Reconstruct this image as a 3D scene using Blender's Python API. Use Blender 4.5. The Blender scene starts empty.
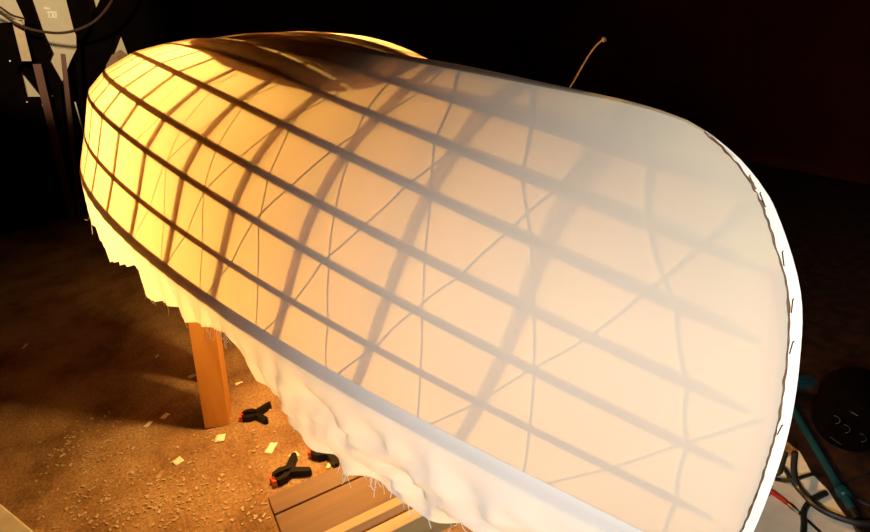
import bpy, bmesh, math, random
from mathutils import Vector as V, Matrix, noise
random.seed(7)
PI = math.pi
scene = bpy.context.scene
COL = scene.collection
ZO = 0.65                      # gunwale reference height above the floor

# ------------------------------------------------------------------ materials
def mat(name):
    m = bpy.data.materials.new(name); m.use_nodes = True
    nt = m.node_tree; nt.nodes.clear()
    out = nt.nodes.new('ShaderNodeOutputMaterial')
    return m, nt, out
def node(nt, t, **kw):
    n = nt.nodes.new(t)
    for k, v in kw.items():
        if k in n.inputs: n.inputs[k].default_value = v
        else: setattr(n, k, v)
    return n
def ramp(nt, fac, stops):
    r = nt.nodes.new('ShaderNodeValToRGB')
    el = r.color_ramp.elements
    while len(el) < len(stops): el.new(.5)
    for e, (p, c) in zip(el, stops): e.position = p; e.color = (*c, 1)
    nt.links.new(fac, r.inputs[0]); return r
def bump(nt, h, strength, dist):
    b = node(nt, 'ShaderNodeBump'); b.inputs['Strength'].default_value = strength; b.inputs['Distance'].default_value = dist
    nt.links.new(h, b.inputs['Height']); return b
def coords(nt, scale=(1, 1, 1)):
    tc = nt.nodes.new('ShaderNodeTexCoord'); mp = nt.nodes.new('ShaderNodeMapping')
    mp.inputs['Scale'].default_value = scale
    nt.links.new(tc.outputs['Object'], mp.inputs[0]); return mp.outputs[0]
def simple(name, c1, c2=None, rough=.6, metal=0, scale=30, bstr=.1, stretch=(1, 1, 1), spec=.5):
    m, nt, out = mat(name)
    p = node(nt, 'ShaderNodeBsdfPrincipled'); p.inputs['Roughness'].default_value = rough; p.inputs['Metallic'].default_value = metal
    p.inputs['Specular IOR Level'].default_value = spec
    co = coords(nt, stretch)
    n = node(nt, 'ShaderNodeTexNoise'); n.inputs['Scale'].default_value = scale; n.inputs['Detail'].default_value = 5
    nt.links.new(co, n.inputs['Vector'])
    r = ramp(nt, n.outputs[0], [(.3, c1), (.7, c2 or tuple(min(1, x*1.35) for x in c1))])
    nt.links.new(r.outputs[0], p.inputs['Base Color'])
    if bstr:
        b = bump(nt, n.outputs[0], bstr, .004); nt.links.new(b.outputs[0], p.inputs['Normal'])
    nt.links.new(p.outputs[0], out.inputs[0]); return m
def fabric(name, tcol, dcol, fac, bstr=.12):
    m, nt, out = mat(name)
    co = coords(nt)
    w = node(nt, 'ShaderNodeTexNoise'); w.inputs['Scale'].default_value = 420; w.inputs['Detail'].default_value = 2
    nt.links.new(co, w.inputs['Vector'])
    n = node(nt, 'ShaderNodeTexNoise'); n.inputs['Scale'].default_value = 9; n.inputs['Detail'].default_value = 4
    nt.links.new(co, n.inputs['Vector'])
    b = bump(nt, w.outputs[0], bstr, .0006); b2 = bump(nt, n.outputs[0], .05, .004)
    nt.links.new(b.outputs[0], b2.inputs['Normal'])
    r1 = ramp(nt, n.outputs[0], [(.25, tuple(x*.93 for x in tcol)), (.75, tcol)])
    r2 = ramp(nt, n.outputs[0], [(.25, tuple(x*.95 for x in dcol)), (.75, dcol)])
    t = node(nt, 'ShaderNodeBsdfTranslucent'); d = node(nt, 'ShaderNodeBsdfDiffuse'); mx = node(nt, 'ShaderNodeMixShader')
    mx.inputs[0].default_value = fac
    nt.links.new(r1.outputs[0], t.inputs[0]); nt.links.new(r2.outputs[0], d.inputs[0])
    nt.links.new(b2.outputs[0], t.inputs['Normal']); nt.links.new(b2.outputs[0], d.inputs['Normal'])
    nt.links.new(d.outputs[0], mx.inputs[1]); nt.links.new(t.outputs[0], mx.inputs[2])
    nt.links.new(mx.outputs[0], out.inputs[0]); return m
def emit(name, c, s):
    m, nt, out = mat(name); e = node(nt, 'ShaderNodeEmission'); e.inputs[0].default_value = (*c, 1); e.inputs[1].default_value = s
    nt.links.new(e.outputs[0], out.inputs[0]); return m
def floor_mat():
    m, nt, out = mat('dusty_concrete')
    p = node(nt, 'ShaderNodeBsdfPrincipled'); p.inputs['Roughness'].default_value = .9
    p.inputs['Specular IOR Level'].default_value = .15
    co = coords(nt)
    a = node(nt, 'ShaderNodeTexNoise'); a.inputs['Scale'].default_value = 5; a.inputs['Detail'].default_value = 8; a.inputs['Roughness'].default_value = .65
    g = node(nt, 'ShaderNodeTexNoise'); g.inputs['Scale'].default_value = 130; g.inputs['Detail'].default_value = 4
    s = node(nt, 'ShaderNodeTexVoronoi'); s.inputs['Scale'].default_value = 55
    for q in (a, g, s): nt.links.new(co, q.inputs['Vector'])
    r = ramp(nt, a.outputs[0], [(.3, (.15, .075, .035)), (.5, (.34, .19, .095)), (.72, (.50, .33, .19))])
    r2 = ramp(nt, g.outputs[0], [(.3, (.5, .5, .5)), (.6, (1, 1, 1))])
    r3 = ramp(nt, s.outputs['Distance'], [(.05, (.6, .6, .6)), (.3, (1, 1, 1))])
    mx = node(nt, 'ShaderNodeMix', data_type='RGBA', blend_type='MULTIPLY'); mx.inputs[0].default_value = .8
    nt.links.new(r.outputs[0], mx.inputs[6]); nt.links.new(r2.outputs[0], mx.inputs[7])
    mx2 = node(nt, 'ShaderNodeMix', data_type='RGBA', blend_type='MULTIPLY'); mx2.inputs[0].default_value = .35
    nt.links.new(mx.outputs[2], mx2.inputs[6]); nt.links.new(r3.outputs[0], mx2.inputs[7])
    nt.links.new(mx2.outputs[2], p.inputs['Base Color'])
    b = bump(nt, g.outputs[0], .5, .006); nt.links.new(b.outputs[0], p.inputs['Normal'])
    nt.links.new(p.outputs[0], out.inputs[0]); return m

M = {}
M['skin'] = fabric('canoe_cloth', (.90, .76, .52), (.88, .82, .72), .55)
M['skirt'] = fabric('loose_cloth', (.92, .90, .88), (.86, .86, .86), .5)
M['band'] = fabric('cloth_band', (.8, .75, .65), (.80, .78, .71), .12)
M['thread'] = fabric('cloth_thread', (.8, .75, .65), (.88, .84, .74), .3, 0)
M['cedar'] = simple('cedar', (.30, .12, .04), (.42, .19, .07), .55, scale=40, stretch=(.1, 1, 1))
M['cord'] = simple('roving_cord', (.40, .30, .12), (.5, .38, .16), .6)
M['glue'] = simple('glue_edge', (.07, .028, .010), (.16, .07, .025), .7, scale=200)
M['steel'] = simple('steel', (.35, .33, .31), None, .35, 1, bstr=0)
M['pine'] = simple('pine', (.48, .19, .035), (.70, .32, .07), .6, scale=22, stretch=(1, 1, .12))
M['plank'] = simple('bench_wood', (.10, .030, .004), (.22, .078, .014), .6, scale=26, stretch=(1, .1, 1))
M['plank_pale'] = simple('bench_wood_pale', (.46, .29, .12), (.60, .40, .18), .6, scale=26, stretch=(1, .1, 1))
M['floor'] = floor_mat()
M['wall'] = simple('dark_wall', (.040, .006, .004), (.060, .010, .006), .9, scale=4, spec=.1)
M['black'] = simple('black_paint', (.0022, .0012, .001), (.004, .002, .0017), .9, scale=14, spec=.02)
M['blackplastic'] = simple('black_plastic', (.006, .004, .004), (.010, .007, .006), .5, scale=60, spec=.2)
M['rubber'] = simple('black_rubber', (.012, .011, .010), (.02, .018, .016), .4, scale=60, spec=.5)
M['darkwood'] = simple('dark_wood', (.035, .016, .009), (.06, .03, .016), .8, scale=20, stretch=(1, 1, .15), spec=.15)
M['redwood'] = simple('red_brown_wood', (.085, .028, .014), (.14, .05, .026), .7, scale=20, stretch=(1, 1, .15))
M['cream'] = simple('cream_board', (.62, .50, .32), (.70, .58, .40), .8, scale=5)
M['cream_print'] = simple('pale_print', (.80, .74, .60), None, .8)
M['kraft'] = simple('brown_sacking', (.20, .12, .05), (.30, .19, .09), .85, scale=40)
M['tan'] = simple('tan_wood', (.42, .30, .18), (.52, .38, .23), .8)
M['paper'] = simple('white_paper', (.82, .77, .66), (.9, .85, .75), .8)
M['chip'] = simple('wood_chips', (.36, .25, .15), (.55, .42, .27), .8, scale=90)
M['red'] = simple('red_plastic', (.42, .02, .02), (.5, .03, .025), .35)
M['orange'] = simple('orange_pad', (.65, .10, .03), None, .5)
M['teal'] = simple('teal_metal', (.008, .050, .075), (.012, .070, .10), .28, .2, scale=15)
M['grey'] = simple('grey_board', (.30, .28, .25), (.42, .39, .35), .8, scale=30)
M['metal_dark'] = simple('dark_metal', (.10, .09, .08), None, .4, 1, bstr=0)
M['tarp'] = simple('dark_mat', (.006, .002, .0015), (.04, .014, .007), .85, scale=30, bstr=.6, spec=.2)
M['amber'] = emit('fill_globe_glow', (1, .4, .1), 3)
M['pale'] = simple('lit_floor_tone', (.70, .60, .45), (.92, .87, .76), .9, scale=16, bstr=.2)  # brightness of the lit floor put into the base colour
M['bulb'] = emit('bulb_glow', (1, .62, .25), 25)

# ------------------------------------------------------------------ builders
class B:
    def __init__(s): s.bm = bmesh.new()
    def box(s, c, size, rot=None, bev=0):
        r = bmesh.ops.create_cube(s.bm, size=1)['verts']
        mtx = Matrix.Translation(V(c)) @ (rot.to_4x4() if rot else Matrix()) @ Matrix.Diagonal((*size, 1))
        bmesh.ops.transform(s.bm, matrix=mtx, verts=r)
        if bev:
            es = list({e for v in r for e in v.link_edges})
            bmesh.ops.bevel(s.bm, geom=es, offset=bev, segments=2, affect='EDGES', profile=.5)
        return s
    def sweep(s, pts, frames, prof, closed_caps=True):
        """prof: list of (a,b) in the frame (A,B) of every point"""
        rings = []
        for p, (a, b) in zip(pts, frames):
            rings.append([s.bm.verts.new(p + a*q[0] + b*q[1]) for q in prof])
        n = len(prof)
        for r0, r1 in zip(rings, rings[1:]):
            for i in range(n):
                s.bm.faces.new((r0[i], r0[(i+1) % n], r1[(i+1) % n], r1[i]))
        if closed_caps:
            s.bm.faces.new(rings[0][::-1]); s.bm.faces.new(rings[-1])
        return s
    def tube(s, pts, rad, n=8):
        pts = [V(p) for p in pts]; fr = []; a = None; prof_r = rad if isinstance(rad, (list, tuple)) else [rad]*len(pts)
        rings = []
        for i, p in enumerate(pts):
            t = (pts[min(i+1, len(pts)-1)] - pts[max(i-1, 0)]).normalized()
            if a is None: a = t.orthogonal().normalized()
            a = (a - t*a.dot(t)).normalized(); b = t.cross(a)
            rings.append([s.bm.verts.new(p + (a*math.cos(2*PI*k/n) + b*math.sin(2*PI*k/n))*prof_r[i]) for k in range(n)])
        for r0, r1 in zip(rings, rings[1:]):
            for i in range(n): s.bm.faces.new((r0[i], r0[(i+1) % n], r1[(i+1) % n], r1[i]))
        s.bm.faces.new(rings[0][::-1]); s.bm.faces.new(rings[-1]); return s
    def prism(s, poly, h, mtx):
        lo = [s.bm.verts.new(mtx @ V((x, y, 0))) for x, y in poly]; hi = [s.bm.verts.new(mtx @ V((x, y, h))) for x, y in poly]
        n = len(poly)
        s.bm.faces.new(lo[::-1]); s.bm.faces.new(hi)
        for i in range(n): s.bm.faces.new((lo[i], lo[(i+1) % n], hi[(i+1) % n], hi[i]))
        return s
    def lathe(s, prof, mtx, n=20):
        rings = [[s.bm.verts.new(mtx @ V((r*math.cos(2*PI*k/n), r*math.sin(2*PI*k/n), z))) for k in range(n)] for r, z in prof]
        for r0, r1 in zip(rings, rings[1:]):
            for i in range(n): s.bm.faces.new((r0[i], r0[(i+1) % n], r1[(i+1) % n], r1[i]))
        s.bm.faces.new(rings[0][::-1]); s.bm.faces.new(rings[-1]); return s
    def grid(s, rows):
        vs = [[s.bm.verts.new(p) for p in r] for r in rows]
        for a, b in zip(vs, vs[1:]):
            for i in range(len(a)-1):
                s.bm.faces.new((a[i], a[i+1], b[i+1], b[i]))
        return vs
    def build(s, name, m, parent=None, smooth=True, weld=0, sharp=None):
        if weld: bmesh.ops.remove_doubles(s.bm, verts=s.bm.verts, dist=weld)
        if weld >= 0 and not sharp: bmesh.ops.recalc_face_normals(s.bm, faces=s.bm.faces)
        me = bpy.data.meshes.new(name)
        if smooth:
            for f in s.bm.faces: f.smooth = True
            if sharp is None:
                for e in s.bm.edges:
                    if len(e.link_faces) == 2 and e.calc_face_angle() > .7: e.smooth = False
        s.bm.to_mesh(me); s.bm.free()
        me.materials.append(m)
        o = bpy.data.objects.new(name, me); COL.objects.link(o)
        if parent:
            o.parent = parent
            o.matrix_parent_inverse = Matrix.Translation(-parent.location)
        return o
def tag(o, label, cat, group=None, kind=None):
    if label: o['label'] = label
    if cat: o['category'] = cat
    if group: o['group'] = group
    if kind: o['kind'] = kind
    return o
def thing(name, loc, label, cat, group=None):
    o = bpy.data.objects.new(name, None); o.empty_display_size = .05; o.location = loc; COL.objects.link(o)
    return tag(o, label, cat, group)
def struct(name, b, m):
    o = b.build(name, m, smooth=False); o['kind'] = 'structure'; return o

# ------------------------------------------------------------------ camera
CAM = V((-.0379, .2909, .3066 + ZO)); FPX = 574.7
yaw, pit, rol = -.4714, -.4230, -.0871
Fw = V((math.cos(pit)*math.cos(yaw), math.cos(pit)*math.sin(yaw), math.sin(pit)))
r0 = V((math.sin(yaw), -math.cos(yaw), 0)); u0 = r0.cross(Fw)
Rt = r0*math.cos(rol) + u0*math.sin(rol); Up = Rt.cross(Fw)
cd = bpy.data.cameras.new('camera'); cd.sensor_width = 36; cd.lens = 36*FPX/870; cd.clip_start = .01
cam = bpy.data.objects.new('camera', cd); COL.objects.link(cam)
mw = Matrix((Rt, Up, -Fw)).transposed().to_4x4(); mw.translation = CAM
cam.matrix_world = mw
scene.camera = cam
def ray(px, py): return Fw + Rt*((px-435)/FPX) - Up*((py-266)/FPX)
def on(px, py, axis, val):
    v = ray(px, py); return CAM + v*((val - CAM[axis])/v[axis])

# ------------------------------------------------------------------ hull curves
L = 3.1717
HY = [0, .0652, .1373, .2162, .2879, .3317, .3595, .3864]
HZ = [.2763, .2821, .2781, .2667, .2359, .1983, .1222, .0575]
SX = [.1652, .1325, .1125, .1055, .1034, .1063, .1125, .1233]
SZ = [.2369, .1934, .1541, .1127, .0662, .0209, -.0295, -.0824]
P_, Q_, Q2_, DQ, DQ2, TM = 2.1285, 1.1733, 1.3457, .0346, .2900, .44606
PROF = [(.1325, .1934), (.136, .1985), (.146, .209), (.158, .2185), (.176, .2285), (.194, .2345), (.218, .2385), (.245, .2412), (.271, .2428), (.331, .2462)]
def w_(t):
    s = t/TM if t < TM else (1-t)/(1-TM)
    s = max(0, min(1, s)); return 1-(1-s)**P_
def prof(x):
    for (x0, z0), (x1, z1) in zip(PROF, PROF[1:]):
        if x <= x1: return z0 + (z1-z0)*max(0, (x-x0)/(x1-x0))
    return None
def cz0(x):
    t = (x-SX[0])/(L-2*SX[0]); w = w_(max(0, min(1, t)))**(Q2_*math.exp(-DQ2))
    return SZ[0]*(1-w) + HZ[0]*w
def curve(j, t):
    if j == 0:
        x = SX[1] + (L-2*SX[1])*t
        xe = min(x, L-x)
        z = prof(xe) if xe < .331 else cz0(x)
        if .331 <= xe < .45:
            z = z + (prof(.331)-cz0(.331 if x < L/2 else L-.331))*(1-(xe-.331)/.119)
        return V((x, 0, z + ZO))
    k = (j-3.5)/3.5; w = w_(t); wy = w**(Q_*math.exp(DQ*k)); wz = w**(Q2_*math.exp(DQ2*k))
    return V((SX[j] + (L-2*SX[j])*t, HY[j]*wy, SZ[j]*(1-wz) + HZ[j]*wz + ZO))
def surf(v, t, side=1):
    j = min(int(v), 6); f = v-j
    c0, c1 = curve(j, t), curve(j+1, t)
    if j == 0:                                  # flat strip over the keel, then the first panel
        hw = min(.011, .4*c1.y); kp = V((c0.x, hw, max(c0.z-.0004, c0.z+(c1.z-c0.z)*(hw/max(c1.y, 1e-5)) if c1.z > c0.z else c0.z-.0004)))
        p = c0.lerp(kp, f/.25) if f < .25 else kp.lerp(c1, (f-.25)/.75)
    else: p = c0.lerp(c1, f)
    return V((p.x, p.y*side, p.z))
def t_of_x(v, x):
    j = min(6, int(v)); sx = SX[1] if v < 1 else SX[j]+(SX[j+1]-SX[j])*(v-j)
    return max(0, min(1, (x-sx)/(L-2*sx)))
def normal(v, t, side=1):
    e = 1e-3
    t0, t1 = max(t-e, .0005), min(t+e, .9995)
    a = surf(v, t1, side)-surf(v, t0, side)
    if v <= 0: return V((0, 0, 1)) if .02 < t < .98 else V((-1 if t < .5 else 1, 0, .35)).normalized()
    b = surf(min(v+.5, 7), t, side)-surf(max(v-.5, 0.01), t, side)
    n = a.cross(b)
    if n.length < 1e-12: return V((0, side, 0))
    n.normalize()
    return -n if (n.z < 0 if abs(n.z) > .6 else n.y*side < 0) else n

canoe = thing('canoe', (L/2, 0, ZO), 'upside-down canoe, translucent cream cloth skin stretched over a wooden frame glowing from inside', 'canoe')

# skin
TS = [((1-math.cos(PI*i/130))/2) for i in range(131)]
b = B(); rows = []
for side in (1, -1):
    for j in range(7):
        rows = [[surf(j+q/4, t, side) for q in range(5)] for t in TS]
        b.grid(rows)
bmesh.ops.remove_doubles(b.bm, verts=b.bm.verts, dist=2e-5)
bmesh.ops.recalc_face_normals(b.bm, faces=b.bm.faces)
for e in b.bm.edges:
    if len(e.link_faces) == 2:
        e.smooth = e.calc_face_angle() < .10
    else: e.smooth = True
skin = b.build('cloth_skin', M['skin'], canoe, sharp=True)

# stringers, keel, gunwales
def long_strip(name, v, side, w, d, t0, t1, off=.0006, n=90):
    b = B(); pts = []; fr = []
    for i in range(n+1):
        t = t0 + (t1-t0)*i/n
        p = surf(v, t, side); nn = normal(v, t, side)
        if v in (0,): nn = V((0, 0, 1))
        tg = (surf(v, min(t+.002, 1), side)-surf(v, max(t-.002, 0), side)).normalized()
        nn = (nn - tg*nn.dot(tg)).normalized()
        c = tg.cross(nn)
        if v == 0:
            k = max(.1, min(1, .36*curve(1, t).y/.010))
            pts.append(p - nn*(off+.0006)); fr.append((c*k, -nn*max(k, .4)))
            continue
        k = max(.08, min(1, abs(p.y)/.018))
        pts.append(p - nn*off); fr.append((c*k, -nn*k))
    b.sweep(pts, fr, [(-w*.25, 0), (w*.25, 0), (w*.5, d*.35), (w*.5, d), (-w*.5, d), (-w*.5, d*.35)])
    return b.build(name, M['cedar'], canoe)
SD = .010
long_strip('keel', 0, 1, .020, SD, .050, .950)
for side in (1, -1):
    for j in range(1, 7):
        long_strip('stringer', j, side, .0088, .0062, .012, .988, .0018)
    long_strip('gunwale', 7, side, .0145, .010, .010, .990, .0020)
# stems (inside the skin)
for end in (0, 1):
    b = B(); pts = []; fr = []
    seq = [curve(1, 0).lerp(curve(2, 0), .7)] + [curve(j, 0) for j in range(2, 8)]
    for i, p in enumerate(seq):
        tg = (seq[min(i+1, len(seq)-1)]-seq[max(i-1, 0)]).normalized()
        nin = V((-tg.z, 0, tg.x)); nin = nin if nin.x > 0 else -nin
        
        q = p + nin*.007
        if end: q = V((L-q.x, q.y, q.z)); nin = V((-nin.x, 0, nin.z))
        pts.append(q); fr.append((V((0, 1, 0)), nin))
    b.sweep(pts, fr, [(-.0005, 0), (.0005, 0), (.0016, .008), (-.0016, .008)])
    b.build('stem', M['cedar'], canoe)

# ribs: bent across the inside of the stringers
LX, LZ = 1.15, .085
def rib(x):
    b = B(); pts = []; fr = []
    path = [(v, s) for s, v in [(1, 7-q*.25) for q in range(28)]] + [(0, 1)] + [(.25*q, -1) for q in range(1, 29)]
    base = []
    for v, s in path:
        t = t_of_x(v, x+.05*max(0, (v-4.2)/2.8)**1.4); base.append(surf(v, t, s))
    cen = V((x, 0, base[0].z))
    sm = base[:]
    for _ in range(10):
        sm = [sm[0]] + [(sm[i-1]+sm[i]*2+sm[i+1])/4 for i in range(1, len(sm)-1)] + [sm[-1]]
    for i, p in enumerate(sm):
        tg = (sm[min(i+1, len(sm)-1)]-sm[max(i-1, 0)]).normalized()
        nin = V((1, 0, 0)).cross(tg).normalized()
        if nin.dot(V((p.x, cen.y, cen.z-.12))-p) < 0: nin = -nin
        # offset inward past the stringers
        pts.append(p + nin*(SD+.0015)); fr.append((V((1, 0, 0)), nin))
    b.sweep(pts, fr, [(-.0065, 0), (.0065, 0), (.0065, .005), (-.0065, .005)])
    return b.build('rib', M['cedar'], canoe)
RD = .111
xs = [.278+.1165*k for k in range(0, 24)]
for x in xs:
    if x < L-.29:
        # the shadow falls beyond the rib as seen from the lamp: stand the rib a little nearer the lamp
        rib(x + (LX-x)*.034)

# diagonal roving cords against the inside of the cloth
OFFV = [.075, .060, .048, .020, .005, 0, .003, .010]
OFFD = [-.14, -.115, -.095, -.07, -.04, 0, .045, .10]
def cord(X, off, side):
    pts = []
    for j in range(8):
        x = X + off[j]
        if x < SX[max(j, 1)]+.012 or x > L-SX[max(j, 1)]-.012: continue
        for q in ([0] if j == 7 else [0, .2, .4, .6, .8]):
            o = off[j] if q == 0 else off[j]*(1-q)+off[j+1]*q
            t = t_of_x(j+q, X+o); vv = max(j+q, .02)
            sl = .002*math.sin(PI*q) * (1 if (X*100) % 2 > 1 else -.4)
            pp = surf(vv, min(1, max(0, t+sl/L)), side)
            pts.append(pp - normal(vv, t, side)*.0011)
    if len(pts) > 3:
        B().tube(pts, .00062, 6).build('roving_cord', M['cord'], canoe)
k = 0
X = .158
while X < 3.0:
    for side in (1, -1):
        cord(X + random.uniform(-.004, .004), OFFV, side)
        cord(X + .005 + random.uniform(-.004, .004), OFFD, side)
    X += .1065

# slatted floor boards near the bottom of the hull
def slat(y0, y1, a, zoff):
    b = B(); xc, n = 1.07, 40
    top = []; 
    def half(y): return a*math.sqrt(max(0, 1-(y/.125)**2))
    rows = []
    for i in range(n+1):
        u = -1+2*i/n; r = []
        for q in range(5):
            y = y0+(y1-y0)*q/4
            x = xc+u*half(y)
            # height of the skin at this x,y
            v = abs(y)/.065
            tt = t_of_x(max(v, .01), x)
            w = max(.2, w_(tt)); vv = min(3, v/w)
            z = surf(vv, tt, 1).z
            r.append(V((x, y, z-zoff)))
        rows.append(r)
    g1 = b.grid(rows); g2 = b.grid([[p-V((0, 0, .008)) for p in r] for r in rows])
    for i in range(n):
        for e in (0, 4):
            b.bm.faces.new((g1[i][e], g1[i+1][e], g2[i+1][e], g2[i][e]))
    for i in (0, n):
        for q in range(4): b.bm.faces.new((g1[i][q], g1[i][q+1], g2[i][q+1], g2[i][q]))
    return b.build('floor_slat', M['cedar'], canoe)
for y0, y1 in ((-.120, -.060), (-.056, -.004), (.000, .053), (.057, .120)):
    slat(y0, y1, .49, .021)

# thwarts
for x in (1.30, 1.95):
    b = B(); p = surf(7, t_of_x(7, x)); b.box((x, 0, p.z-.004), (.045, 2*p.y-.02, .012), bev=.003)
    b.build('thwart', M['cedar'], canoe)

# cloth band folded over the near stem, its ragged glued edge and staples
bandpath = [curve(0, t) for t in (.028, .022, .017, .013, .009, .006, .0035, .0015)] + [curve(j, 0) for j in (1,)]
for j in range(1, 7):
    for q in (.25, .5, .75, 1):
        bandpath.append(None)
# smooth stem curve by Catmull-Rom through the stem ends
def stem_pt(u):
    S = [curve(0, .006)] + [curve(j, 0) for j in range(1, 8)] + [curve(7, 0)*2-curve(6, 0)]
    i = min(int(u), 6); f = u-i
    a, b_, c, d = (S[max(i, 0)], S[i+1], S[min(i+2, 8)], S[min(i+3, 8)])
    if i >= 6: return S[7]
    return .5*(2*b_+(c-a)*f+(2*a-5*b_+4*c-d)*f*f+(3*b_-a-3*c+d)*f**3)
bandpath = [curve(0, t) for t in (.016, .013, .0105, .008, .006, .0042, .0028, .0016, .0007)] + [stem_pt(u*.2) for u in range(0, 31)]
b = B(); rows = []; inner = []; mids = []
for i, p in enumerate(bandpath):
    tg = (bandpath[min(i+1, len(bandpath)-1)]-bandpath[max(i-1, 0)]).normalized()
    nin = V((tg.z, 0, -tg.x)); nin = nin if nin.x > 0 else -nin
    if nin.z > .2 and i < 9: nin = -nin
    f = min(1, i/14); sl = .16+.20*f
    wid = (.0004+.0036*min(1, i/11))*(1+.10*noise.noise(V((i*.35, 0, 0))))
    r = []
    for s in (1, -1):
        q = []
        for kk in (1, .6, .25):
            q.append(p + nin*wid*kk + V((0, s*(wid*kk*sl+.0009*min(1, .3+i/8)), 0)))
        if s == 1: r += q + [p - nin*.0014*min(1, .15+i/8)]; inner.append(q[0].copy()); mids.append((q[1].copy(), tg.copy(), nin.copy()))
        else: r += q[::-1]
    rows.append(r)
b.grid(rows)
band = b.build('stem_band', M['band'], canoe); band['label'] = 'white cloth band folded over the near stem'
b = B(); pts = []; rad = []
for i in range(len(inner)-1):
    for q in range(5):
        u = i+q/5; p = inner[i].lerp(inner[i+1], q/5)
        p = p + V((.0011*noise.noise(V((u*1.1, 3, 0))), .0004, .001*noise.noise(V((u*1.7, 9, 0)))))
        pts.append(p); rad.append(max(.00025, .0006+.0006*noise.noise(V((u*.9, 0, 5)))))
o = b.tube(pts, rad, 5).build('glued_edge', M['glue'], canoe); o['label'] = 'ragged brown glued edge of the stem band'
for i in (5, 7, 12, 15, 18, 24):
    p, tg, nin = mids[i]
    q = p + V((0, .0006, 0))
    dr = (tg*.9 + nin*.15).normalized()
    o = B().tube([q-dr*.0042-V((0, .001, 0)), q-dr*.0038, q+dr*.0038, q+dr*.0042-V((0, .001, 0))], .00035, 5).build('staple', M['metal_dark'], canoe)

# loose cloth skirt below the gunwales
DROP = [(0, .05), (.03, .075), (.06, .103), (.08, .118), (.10, .120), (.115, .115), (.13, .106), (.145, .092), (.165, .081), (.174, .045), (.18, .038), (.19, .045), (.20, .052), (.212, .064),
        (.222, .076), (.2245, .062), (.236, .068), (.245, .078), (.255, .090), (.262, .084), (.270, .054), (.285, .066), (.30, .080), (.32, .098), (.335, .116), (.345, .116), (.36, .095), (.38, .085), (.40, .075), (.43, .06), (.46, .09), (.5, .13), (.6, .20), (.8, .20), (1, .04)]  # unseen far stretch hangs deeper to shade the floor
def drop(t):
    for (a, da), (c, dc) in zip(DROP, DROP[1:]):
        if t <= c: return da+(dc-da)*(t-a)/(c-a)
    return .04
def skirt(side):
    b = B(); rows = []; hem = []
    n = 520
    for i in range(n+1):
        t = (i/n)**1.35 if i < n else 1
        p = surf(7, t, side); D = drop(t)*(1+.05*noise.noise(V((t*160, side, 0))))
        if side < 0: D = .10
        r = []
        up = surf(6.9, t, side)-p
        for q in range(15):
            s = q/14; dd = D*s
            gather = 1-math.exp(-(dd/.045)**2)
            ph = noise.noise(V((t*30, 2*side, s*.5)))*2.2
            fold = .0045*math.sin(t*L*2*PI/.075+ph*1.6) + .0028*math.sin(t*L*2*PI/.031+ph*2+1)
            near = max(0, min(1, (.19-t)/.07))*max(0, min(1, t/.05))
            puff = near*(.010*math.sin(PI*min(1, s*1.05)) + gather*(.022*s*noise.noise(V((t*30+s*1.5, s*1.8, 7))) + .030*(.30-abs(noise.noise(V((t*45+s*2.2, s*2.6-t*20, 1))))) + .008*noise.noise(V((t*110+s*5, s*6, 1)))))
            y = (fold*gather*(1-.85*near) + puff)*side
            tgx = .004*noise.noise(V((t*40, s*3, 11)))*gather
            if q == 0:
                r.append(p + up + V((0, .0005*side, 0))); continue
            z = -dd + .0015
            r.append(V((p.x+tgx, p.y + (.0010+.0030*min(1, dd/.012))*side + y, p.z+z)))
        rows.append(r); hem.append(r[-1])
    b.grid(rows)
    return b.build('loose_cloth_skirt', M['skirt'], canoe, sharp=True), hem
sk, hem = skirt(1)
sk2, _ = skirt(-1)
# frayed threads along the hem
def frays(t0, t1, n, ln):
    for _ in range(n):
        t = random.uniform(t0, t1); i = int(t**(1/1.35)*520)
        p = hem[i].copy(); l = ln*random.uniform(.5, 1.3); d = V((random.uniform(-.7, .7), random.uniform(-.2, .4), -1)).normalized()
        bend = V((random.uniform(-1, 1), random.uniform(-.5, .5), random.uniform(-.3, .5)))*.5
        B().tube([p+V((0, 0, .003)), p+d*l*.3-bend*l*.15, p+d*l*.6+bend*l*.1, p+d*l*.85+bend*l*.45, p+d*l*.9+bend*l*.8], random.uniform(.0003, .0006), 5).build('frayed_thread', M['thread'], canoe)
frays(.182, .198, 16, .022); frays(.14, .147, 9, .020); frays(.105, .13, 14, .016); frays(.075, .10, 9, .012); frays(.222, .27, 9, .012); frays(.39, .43, 8, .035)

# ------------------------------------------------------------------ lamp in the hull
lamp = thing('clamp_lamp', (LX, 0, ZO+LZ), 'small bare-bulb clamp lamp hung inside the canoe', 'lamp')
B().tube([(1.285, 0, ZO+.062), (1.22, 0, ZO+.058), (LX+.035, 0, ZO+LZ), (LX+.022, 0, ZO+LZ+.042), (LX, 0, ZO+LZ+.038)], .004).build('lamp_arm', M['metal_dark'], lamp)
B().box((1.292, 0, ZO+.066), (.03, .03, .014), bev=.002).build('clamp', M['metal_dark'], lamp)
B().lathe([(.006, .052), (.013, .050), (.014, .025), (.012, .022)], Matrix.Translation((LX, 0, ZO+LZ-.012))).build('socket', M['blackplastic'], lamp)
B().lathe([(.001, -.028), (.010, -.026), (.017, -.015), (.017, -.006), (.009, .008), (.009, .012)], Matrix.Translation((LX, 0, ZO+LZ-.005))).build('bulb', M['bulb'], lamp)
def light(name, typ, loc, energy, col, target=None, **kw):
    ld = bpy.data.lights.new(name, typ); ld.energy = energy; ld.color = col
    for k_, v_ in kw.items(): setattr(ld, k_, v_)
    o = bpy.data.objects.new(name, ld); o.location = loc; COL.objects.link(o)
    if target is not None: o.rotation_euler = (V(target)-V(loc)).to_track_quat('-Z', 'Y').to_euler()
    return o
light('bulb_light', 'POINT', (LX, 0, ZO+LZ-.03), 38, (1, .60, .16), shadow_soft_size=.022)

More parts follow.
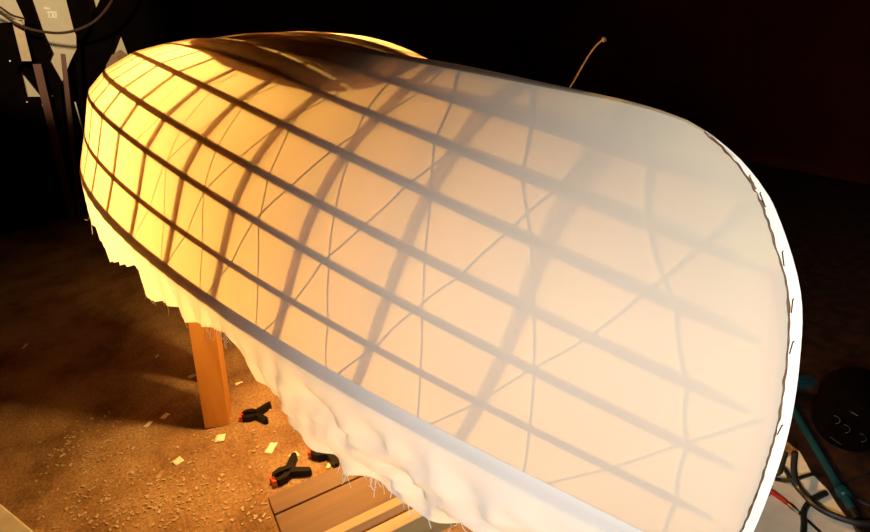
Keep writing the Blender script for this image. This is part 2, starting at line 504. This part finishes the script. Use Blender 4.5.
# ------------------------------------------------------------------ room
X0, X1, Y0, Y1, H = -2.4, 4.0, -2.8, 2.4, 2.6
b = B(); b.box(((X0+X1)/2, (Y0+Y1)/2, -.05), (X1-X0, Y1-Y0, .1)); struct('floor', b, M['floor'])
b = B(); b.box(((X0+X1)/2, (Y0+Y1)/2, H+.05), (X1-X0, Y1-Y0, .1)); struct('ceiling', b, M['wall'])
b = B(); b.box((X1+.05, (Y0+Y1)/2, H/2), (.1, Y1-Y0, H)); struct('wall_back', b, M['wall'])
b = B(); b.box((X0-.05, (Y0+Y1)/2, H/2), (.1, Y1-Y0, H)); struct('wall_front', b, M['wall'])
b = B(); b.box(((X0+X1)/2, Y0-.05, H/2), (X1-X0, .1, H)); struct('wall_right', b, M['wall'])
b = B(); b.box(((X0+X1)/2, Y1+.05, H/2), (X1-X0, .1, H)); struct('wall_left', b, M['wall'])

# ------------------------------------------------------------------ sawhorse carrying the canoe
def bar(b, p0, p1, w, d, rotz, taper=1.0):
    p0, p1 = V(p0), V(p1); ax = (p1-p0).normalized()
    a = V((math.cos(rotz), math.sin(rotz), 0)); a = (a-ax*a.dot(ax)).normalized(); c = ax.cross(a)
    pr = [(-w/2, -d/2), (w/2, -d/2), (w/2, d/2), (-w/2, d/2)]
    b.sweep([p0, p1], [(a, c)]*2, pr)
    return b
gz = surf(7, t_of_x(7, 1.40)).z
sh = thing('sawhorse', (1.40, 0, 0), 'orange-brown wooden sawhorse whose square leg stands under the canoe', 'sawhorse')
B().box((1.40, 0, gz-.016-.045), (.09, .72, .09), bev=.004).build('beam', M['pine'], sh)
for sx, sy in ((-1, 1), (1, 1), (-1, -1), (1, -1)):
    b = B(); bar(b, (1.40+sx*.04 if sx < 0 else 1.40+.18, sy*(.266 if sx < 0 else .236), 0), (1.40+sx*.02, sy*(.195 if sx < 0 else .17), gz-.05), .060 if sx < 0 else .045, .075, 1.31 if sy > 0 else -1.31)
    b.build('leg', M['pine'], sh, smooth=False)

# ------------------------------------------------------------------ low bench
bz = ZO-.40
bn = thing('bench', (.66, -.1, 0), 'low orange-brown plank bench under the near end of the canoe', 'bench')
for x0, x1, m in ((.693, .735, 'plank'), (.612, .690, 'plank')):
    B().box(((x0+x1)/2, -.11, bz-.011), (x1-x0, .70, .022), bev=.0015).build('plank', M[m], bn, smooth=False)
B().box((.608, -.13, bz-.016), (.018, .66, .034), bev=.0015).build('edge_rail', M['plank_pale'], bn, smooth=False)
B().box((.572, -.145, bz-.026), (.022, .62, .052), bev=.0015).build('side_rail', M['plank_pale'], bn, smooth=False)
for y in (.20, -.40):
    for x in (.63, .71):
        B().box((x, y, (bz-.022)/2), (.035, .035, bz-.022), bev=.002).build('leg', M['plank'], bn, smooth=False)

# ------------------------------------------------------------------ spring clamps on the floor
def spring_clamp(px, py, rot, label, sc=1.0):
    p = on(px, py, 2, .012)
    t = thing('spring_clamp', (p.x, p.y, 0), label, 'clamp', 'black spring clamps on the floor')
    rm = Matrix.Translation((p.x, p.y, .0)) @ Matrix.Rotation(rot, 4, 'Z') @ Matrix.Scale(sc, 4)
    for s in (1, -1):
        poly = [(-.045, s*.004), (-.035, s*.020), (-.012, s*.024), (.006, s*.016), (.044, s*.050), (.053, s*.048), (.054, s*.038), (.014, s*-.004), (-.015, s*.006), (-.030, s*.008)]
        if s < 0: poly = poly[::-1]
        h = .024 if s > 0 else .022
        B().prism(poly, h, rm @ Matrix.Translation((0, 0, .0005))).build('jaw_handle', M['blackplastic'], t, smooth=False)
        o = B().prism([(-.049, s*.002), (-.049, s*.014), (-.040, s*.016), (-.038, s*.003)][::s], .020, rm @ Matrix.Translation((0, 0, .002))).build('jaw_pad', M['orange'], t, smooth=False)
        o['label'] = 'orange jaw pad'
    B().lathe([(.007, .024), (.007, .030)], rm @ Matrix.Translation((.004, 0, 0))).build('pivot', M['blackplastic'], t)
spring_clamp(287, 472, -1.35, 'black spring clamp with orange jaw tip lying left of the bench corner', .80)
spring_clamp(326, 452, -2.25, 'black spring clamp half under the ragged hem, right of the two paper scraps', .85)
spring_clamp(254, 414, -1.95, 'black spring clamp lying just right of the sawhorse leg', .75)

# ------------------------------------------------------------------ paper scraps
def scrap(px, py, w, h, rot, label, grp=None, tilt=0):
    p = on(px, py, 2, .002)
    b = B(); n = 4; rows = []
    for i in range(n+1):
        r = []
        for q in range(n+1):
            u, v = (i/n-.5)*w, (q/n-.5)*h
            r.append(V((p.x+u*math.cos(rot)-v*math.sin(rot), p.y+u*math.sin(rot)+v*math.cos(rot), .0015+.004*abs(noise.noise(V((px+u*60, py+v*60, 0))))+tilt*(i/n))))
        rows.append(r)
    b.grid(rows)
    o = b.build('paper_scrap', M['paper'], sharp=True)
    sm = o.modifiers.new('thickness', 'SOLIDIFY'); sm.thickness = .0008; sm.offset = 1
    tag(o, label, 'paper scrap', 'paper scraps on the floor'); return o
S_ = [(148, 424, .016, .030, .9, 'thin white scrap, left one of the pair left of the sawhorse leg'),
      (165, 416, .018, .026, .7, 'white scrap, right one of the pair left of the sawhorse leg'),
      (178, 461, .026, .026, .4, 'square white scrap alone on the open floor below the sawhorse leg'),
      (220, 438, .030, .034, 1.2, 'torn white scrap just below the foot of the sawhorse leg'),
      (192, 376, .022, .026, .3, 'pinkish scrap against the dark floor left of the sawhorse leg'),
      (239, 383, .010, .026, 0.1, 'narrow white scrap standing out in the shade right of the sawhorse leg'),
      (268, 408, .014, .026, 1.4, 'small white strip beside the clamp under the canoe'),
      (271, 448, .024, .046, .9, 'long torn white scrap above the clamp with the T shape'),
      (294, 455, .024, .026, .2, 'small square white scrap between the two clamps'),
      (329, 465, .012, .024, .9, 'white scrap at the back edge of the bench'),
      (203, 402, .010, .018, .6, 'tiny white scrap touching the left side of the sawhorse leg'),
      (157, 356, .008, .022, 1.0, 'tiny white fleck far back in the dark floor'),
      (25, 346, .010, .040, 1.2, 'faint pale sliver in the dark at far left floor')]
for px, py, w, h, r, lab in S_: scrap(px, py, w*.82, h*.82, r, lab)

# wood chips and grit scattered over the floor
b = B()
for i in range(700):
    if i < 420: px, py = random.gauss(150, 60), random.gauss(500, 26)
    elif i < 600: px, py = random.uniform(60, 270), random.uniform(430, 545)
    else: px, py = random.gauss(85, 30), random.gauss(445, 14)
    if py < 405 or px < 35: continue
    p = on(px, py, 2, 0); s = random.uniform(.0018, .0052)
    b.box((p.x, p.y, s*.28), (s*random.uniform(.8, 2.4), s, s*.5), Matrix.Rotation(random.uniform(0, PI), 3, 'Z') @ Matrix.Rotation(random.uniform(-.3, .3), 3, 'X'))
o = b.build('wood_chips', M['chip'], smooth=False); tag(o, 'scattered pale wood chips and grit over the concrete floor at lower left', 'wood chips', kind='stuff')

# ------------------------------------------------------------------ bottom-left box
pc = on(0, 508, 2, .30); pe = on(31, 534, 2, .30)
dr = (pe-pc); dr.z = 0; dr.normalize(); nn = V((-dr.y, dr.x, 0)); nn = nn if nn.y > 0 else -nn
ang = math.atan2(dr.y, dr.x)
c = (pc+pe)/2 + nn*.16
bx = thing('storage_box', (c.x, c.y, 0), 'black-sided box with speckled grey top at the bottom left corner', 'box')
rm3 = Matrix.Rotation(ang, 3, 'Z')
B().box((c.x, c.y, .14), (.36, .32, .28), rm3, .004).build('body', M['black'], bx, smooth=False)
B().box((c.x, c.y, .29), (.37, .33, .02), rm3, .003).build('lid', M['grey'], bx, smooth=False)

# ------------------------------------------------------------------ right-hand floor clutter
pl = thing('extension_pole', (.45, -.85, 0), 'teal metal pole lying on the floor right of the canoe', 'pole')
pa, pb_ = on(853, 511, 2, .012), on(786, 397, 2, .012)
dd = (pb_-pa).normalized()
B().tube([pa, pb_+dd*.15], [.0085, .0085], 12).build('shaft', M['teal'], pl)
pj = on(843, 493, 2, .012)
o = B().tube([pj-dd*.012, pj-dd*.009, pj+dd*.009, pj+dd*.012], [.0095, .013, .013, .0095], 12).build('collar', M['teal'], pl)
B().tube([pa-dd*.02, pa], [.0075, .0098], 12).build('end_cap', M['blackplastic'], pl)

def smooth_path(pts, n=8):
    P = [pts[0]*2-pts[1]] + pts + [pts[-1]*2-pts[-2]]; out = []
    for i in range(1, len(P)-2):
        for q in range(n):
            f = q/n; a, b_, c, d = P[i-1], P[i], P[i+1], P[i+2]
            out.append(.5*(2*b_+(c-a)*f+(2*a-5*b_+4*c-d)*f*f+(3*b_-a-3*c+d)*f**3))
    return out + [pts[-1]]
def cable(pix, rad, label, zs=None, m='rubber'):
    pts = [on(x, y, 2, rad+.001+(zs[i] if zs else 0)) for i, (x, y) in enumerate(pix)]
    o = B().tube(smooth_path(pts), rad, 8).build('cable', M[m]); return tag(o, label, 'cable', 'black cables on the floor')
cable([(795, 452), (794, 470), (798, 486), (809, 500), (822, 510), (843, 519), (866, 524), (890, 520)], .0062, 'thick black cable curving round to the end of the teal pole', [.08, .04, .012, .012, .012, .012, .012, .012])
cable([(803, 540), (804, 525), (804, 512), (809, 503), (818, 497), (826, 493)], .0058, 'black cable looping up from the bottom edge to a pale bare tip', None)
cable([(775, 479), (784, 481), (793, 480), (805, 476), (816, 473)], .004, 'thin black cable running level just beside the canoe stem', [0, 0, .02, .01, 0])
cable([(783, 466), (790, 478), (800, 492), (812, 502)], .004, 'thin black cable slanting down beside the thick curved cable', [0, .012, 0, 0])
cable([(772, 475), (780, 472), (783, 462), (786, 452)], .005, 'black cable end sticking up behind the stem edge', [0, .01, .03, .05])
cable([(838, 487), (852, 480), (868, 474)], .004, 'black cable crossing the red-brown floor behind the pole')
cable([(858, 500), (866, 504), (880, 508)], .005, 'black cable right of the pole collar at the picture edge')
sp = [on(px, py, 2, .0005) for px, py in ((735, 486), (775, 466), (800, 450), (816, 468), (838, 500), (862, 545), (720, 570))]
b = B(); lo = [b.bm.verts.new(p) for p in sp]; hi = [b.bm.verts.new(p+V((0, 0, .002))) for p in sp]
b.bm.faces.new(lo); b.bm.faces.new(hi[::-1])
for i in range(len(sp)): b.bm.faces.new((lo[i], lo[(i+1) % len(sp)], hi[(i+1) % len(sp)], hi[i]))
o = b.build('lit_floor_patch', M['pale'], smooth=False); tag(o, 'pale patch coloured as brightly lit floor under the red lead, right of the canoe stem', 'sheet')  # added patch: its pale colour stands for light falling on the floor
tp = [on(px, py, 2, .003) for px, py in ((800, 452), (812, 474), (828, 490), (838, 506), (852, 524), (880, 548))]
tp += [V((-.3, -1.3, .003)), V((-.3, -2.79, .003)), V((3.9, -2.79, .003)), V((3.9, -1.0, .003)), V((1.2, -1.0, .003))]  # far part of the mat is spread to the wall to keep the floor dark
b = B(); lo = [b.bm.verts.new(p) for p in tp]; hi = [b.bm.verts.new(p+V((0, 0, .004))) for p in tp]
b.bm.faces.new(lo); b.bm.faces.new(hi[::-1])
for i in range(len(tp)): b.bm.faces.new((lo[i], lo[(i+1) % len(tp)], hi[(i+1) % len(tp)], hi[i]))
o = b.build('floor_mat', M['tarp'], smooth=False); tag(o, 'dark red-brown floor mat lying under the end of the teal pole', 'mat')
# red hooked tool with wire
tl = thing('test_lead', (.44, -.69, 0), 'red hooked test lead with metal neck on the pale floor', 'test lead')
a, c2 = on(768, 489, 2, .007), on(787, 503, 2, .007)
B().tube([a, c2], [.0052, .0048], 10).build('handle', M['red'], tl)
hk = [a, on(766.5, 492, 2, .007), on(770, 495, 2, .006)]
B().tube(hk, .003, 8).build('hook', M['red'], tl)
c3 = on(799, 513, 2, .006)
B().tube([c2, c2.lerp(c3, .3), c2.lerp(c3, .6), c3], [.003, .006, .005, .002], 10).build('neck', M['steel'], tl)
B().tube(smooth_path([c3, on(808, 521, 2, .004), on(820, 532, 2, .004), on(830, 542, 2, .004)]), .0028, 8).build('wire', M['rubber'], tl)

# black machine with round knobs
mp = on(847, 429, 2, .071)
to = (CAM-mp); to.z = 0; to.normalize(); aa = math.atan2(to.y, to.x)
mc = thing('tool_case', (mp.x-to.x*.07, mp.y-to.y*.07, 0), 'round black machine with small ringed knobs in the dark at right', 'machine')
cc = V((mp.x-to.x*.07, mp.y-to.y*.07, .0))
face = Matrix.Translation(cc+V((0, 0, .071))) @ Matrix.Rotation(aa, 4, 'Z') @ Matrix.Rotation(PI/2, 4, 'Y') @ Matrix.Rotation(0, 4, 'Z')
B().lathe([(.02, -.10), (.062, -.09), (.070, -.07), (.070, .04), (.062, .060), (.04, .065)], face, 36).build('body', M['black'], mc)
nf = to; side_v = V((-to.y, to.x, 0))
def onface(px, py):
    v = ray(px, py); p0 = cc+V((0, 0, .071))+nf*.067; t_ = (p0-CAM).dot(nf)/v.dot(nf); return CAM+v*t_
for px, py in ((845, 427), (861, 436), (835, 418)):
    p = onface(px, py)
    m_ = Matrix.Translation(p) @ Matrix.Rotation(aa, 4, 'Z') @ Matrix.Rotation(PI/2, 4, 'Y')
    kn = B().lathe([(.0095, -.004), (.0095, .006), (.007, .008)], m_, 20).build('knob', M['black'], mc)
    ring = [p+nf*.0065+(side_v*math.cos(q*PI/10)+V((0, 0, 1))*math.sin(q*PI/10))*.0098 for q in range(-4, 7)]
    B().tube(ring, .0007, 6).build('knob_ring', M['steel'], kn).matrix_parent_inverse = Matrix()
for (a_, c_) in (((830, 436), (842, 444)), ((851, 411), (858, 415))):
    B().tube([onface(*a_)+nf*.003, onface(*c_)+nf*.003], .0009, 6).build('trim_strip', M['steel'], mc)
# teal bristles behind the stem
br = thing('brush', (.75, -1.0, 0), 'dark teal brush whose bristles fan out from behind the stem edge', 'brush')
q0 = on(768, 384, 2, .06)
B().box(q0, (.05, .05, .03), bev=.006).build('brush_block', M['blackplastic'], br)
b = B()
for k_ in range(9):
    q1 = on(818-abs(k_-4)*1.5, 374+k_*1.9, 2, .05)
    b.tube([q0, q0.lerp(q1, .6), q1], [.004, .003, .001], 6)
b.build('bristles', M['teal'], br)

# ------------------------------------------------------------------ background, top left
XP = 3.88
def quad_board(name, pix, x, thick, m, label, cat, parent=None, group=None):
    """upright board of the given outline, standing at depth x"""
    b = B(); f = [on(px, py, 0, x) for px, py in pix]
    for p, q in zip(f, pix):
        if q[1] >= 190: p.z = .002
    fr = [b.bm.verts.new(p) for p in f]; bk = [b.bm.verts.new(p+V((thick, 0, 0))) for p in f]
    b.bm.faces.new(fr); b.bm.faces.new(bk[::-1]); n = len(f)
    for i in range(n): b.bm.faces.new((fr[i], fr[(i+1) % n], bk[(i+1) % n], bk[i]))
    o = b.build(name, m, parent, smooth=False)
    if label: tag(o, label, cat, group)
    return o
cp = thing('cream_panel', (XP, .55, 0), 'tall cream panel with a pale print against the back wall', 'panel')
B().box((XP+.06, .78, .80), (.02, 1.3, 1.6), bev=.003).build('panel_sheet', M['cream'], cp, smooth=False)
b = B()
for (x0, y0, x1, y1) in ((47, 11, 57, 13), (48, 13, 50, 17), (52, 13, 54, 17), (55, 13, 57, 17), (48, 16.5, 57, 17.5), (44, 7, 50, 9)):
    f = [on(*q, 0, XP+.048) for q in ((x0, y0), (x1, y0+.6), (x1, y1+.6), (x0, y1))]
    bk = [p+V((.004, 0, 0)) for p in f]
    v1 = [b.bm.verts.new(p) for p in f]; v2 = [b.bm.verts.new(p) for p in bk]
    b.bm.faces.new(v1); b.bm.faces.new(v2[::-1])
    for i in range(4): b.bm.faces.new((v1[i], v1[(i+1) % 4], v2[(i+1) % 4], v2[i]))
b.build('pale_print', M['cream_print'], cp, smooth=False)
def lean(name, pa, pb, x, w, label, m='black', cat='board', d=.03, ext=0):
    a_, c_ = on(*pa, 0, x), on(*pb, 0, x)
    ax = (c_-a_).normalized(); a_ = a_-ax*0; 
    if ext:                                   # carry the low end down to the floor
        lo = a_ if a_.z < c_.z else c_; k_ = -(lo.z-.01)/ax.z; lo2 = lo+ax*k_
        if lo is a_: a_ = lo2
        else: c_ = lo2
    s_ = V((0, 1, 0)); s_ = (s_-ax*s_.dot(ax)).normalized(); t_ = ax.cross(s_)
    b = B(); b.sweep([a_, c_], [(s_, t_)]*2, [(-w/2, -d/2), (w/2, -d/2), (w/2, d/2), (-w/2, d/2)])
    return tag(b.build(name, M[m], smooth=False), label, cat)
left_board = quad_board('dark_board', [(10, -12), (26, -12), (39, 26), (50, 50), (47, 57), (60, 80), (64, 190), (42, 190), (42, 97), (18, 67), (27, 60), (24, 18)], 3.84, .02, M['black'], 'black upright board edging the left side of the cream panel', 'board')
quad_board('dark_board', [(63, -12), (84, -12), (92, 18), (88, 30), (80, 42), (82, 190), (74, 190), (76, 35), (74, 31)], 3.81, .02, M['black'], 'black pointed board hanging in front of the cream panel', 'board')
big_sheet = quad_board('dark_sheet', [(106, -14), (190, -14), (190, 40), (128, 55), (119, 31), (107, 62), (108, 190), (58, 190), (62, 82), (70, 62), (80, 42), (91, 19)], 3.88, .02, M['black'], 'big black leaning sheet covering the right of the cream panel', 'sheet')
low_board = quad_board('dark_board', [(-30, 24), (15, 22), (24, 62), (18, 67), (25, 97), (41, 97), (41, 190), (-30, 190)], 3.77, .02, M['black'], 'black low board with a stepped edge at the far left', 'board')
o = lean('tan_stick', (17, 20), (27, 61), 3.72, .042, 'pale tan stick leaning at top left under the cord', 'tan', 'stick')
o = lean('red_stick', (37, 64), (53, 132), 3.72, .036, 'red-brown stick leaning at left below the tan one', 'redwood', 'stick', ext=1)
o = lean('white_stick', (75, 102), (81, 124), 3.72, .006, 'thin white stick left of the canoe edge', 'paper', 'stick', d=.01, ext=1)
o = lean('post', (63, 54), (66, 82), 3.73, .022, 'short dark post with a brown tip before the cream panel', 'redwood', 'post', ext=1)
quad_board('sack', [(106, 66), (112, 55), (121, 50), (131, 57), (134, 190), (106, 190)], 3.70, .05, M['kraft'], 'brown paper sack behind the far end of the canoe', 'sack')
def hang(pix, x, r, label):
    pts = [on(px, py, 0, x) for px, py in pix]
    return tag(B().tube(smooth_path(pts), r, 8).build('hanging_cord', M['darkwood']), label, 'cord', 'cords hanging at top left')
hang([(-20, 5), (0, 13), (15, 23), (30, 29), (45, 32), (60, 33), (75, 30.5), (92, 23), (104, 12), (112, 0), (116, -12)], 3.6, .0065, 'long dark cord sagging across the cream panel')
hang([(-15, -2), (0, 7), (12, 15), (25, 19)], 3.62, .005, 'short dark cord running above the long sagging one at top left')
# small bolt heads, coloured white to stand for glints on metal
def bolt(px, py, x, par):
    p = on(px, py, 0, x)
    B().lathe([(.001, -.003), (.003, -.002), (.0042, .001), (.003, .003)], Matrix.Translation(p) @ Matrix.Rotation(-PI/2, 4, 'Y'), 10).build('bolt_head', M['paper'], par)
bolt(27, 102, 3.768, low_board); bolt(52, 96, 3.838, left_board); bolt(74, 94, 3.878, big_sheet); bolt(10, 61, 3.768, low_board)
# thin bent wire beyond the canoe
wr = thing('bent_wire', on(560, 118, 1, -.75), 'thin bent wire with a tiny knob sticking up behind the canoe', 'wire')
pts = [on(q[0], q[1], 1, -.75) for q in ((548, 125), (562, 101), (575, 79), (586, 60), (594, 48), (600, 42), (604, 39.5))]
foot = pts[0].copy(); foot.z = 0.0; foot.x += .10
B().tube(smooth_path([foot, foot.lerp(pts[0], .5)+V((.02, 0, 0))] + pts), .0022, 6).build('wire', M['tan'], wr)
B().lathe([(.001, -.006), (.005, -.004), (.006, 0), (.005, .004), (.001, .006)], Matrix.Translation(pts[-1]), 10).build('knob', M['tan'], wr)

# ------------------------------------------------------------------ lights
light('work_light', 'SPOT', (-.24, .62, .97), 46, (1, .99, .92), (.28, -.33, .30), shadow_soft_size=.06, spot_size=1.42, spot_blend=1)
gl = thing('fill_globe', (1.26, 0, ZO+.122), 'added amber fill globe, unseen inside the canoe beyond the bare bulb', 'lamp')  # added, unseen body for the warm fill light in the hull
B().lathe([(.004, -.05), (.025, -.0435), (.0435, -.025), (.05, 0), (.0435, .025), (.025, .0435), (.010, .05)], Matrix.Translation((1.26, 0, ZO+.122)), 24).build('globe', M['amber'], gl)
B().lathe([(.010, .048), (.010, .07), (.003, .072), (.003, .108)], Matrix.Translation((1.26, 0, ZO+.122)), 12).build('holder', M['metal_dark'], gl)
light('globe_fill', 'POINT', (1.26, 0, ZO+.122), 33, (1, .51, .125), shadow_soft_size=.075)  # added warm fill that softens the rib shadows
light('panel_light', 'SPOT', (2.60, .62, 1.22), 60, (1, .80, .50), (3.95, .50, 1.06), shadow_soft_size=.03, spot_size=.90, spot_blend=.5)

w = bpy.data.worlds.new('world'); scene.world = w; w.use_nodes = True
w.node_tree.nodes['Background'].inputs[0].default_value = (.012, .004, .003, 1); w.node_tree.nodes['Background'].inputs[1].default_value = .5
vs = scene.view_settings; vs.view_transform = 'Standard'; vs.look = 'None'; vs.exposure = 0.0; vs.gamma = 1; vs.use_curve_mapping = False
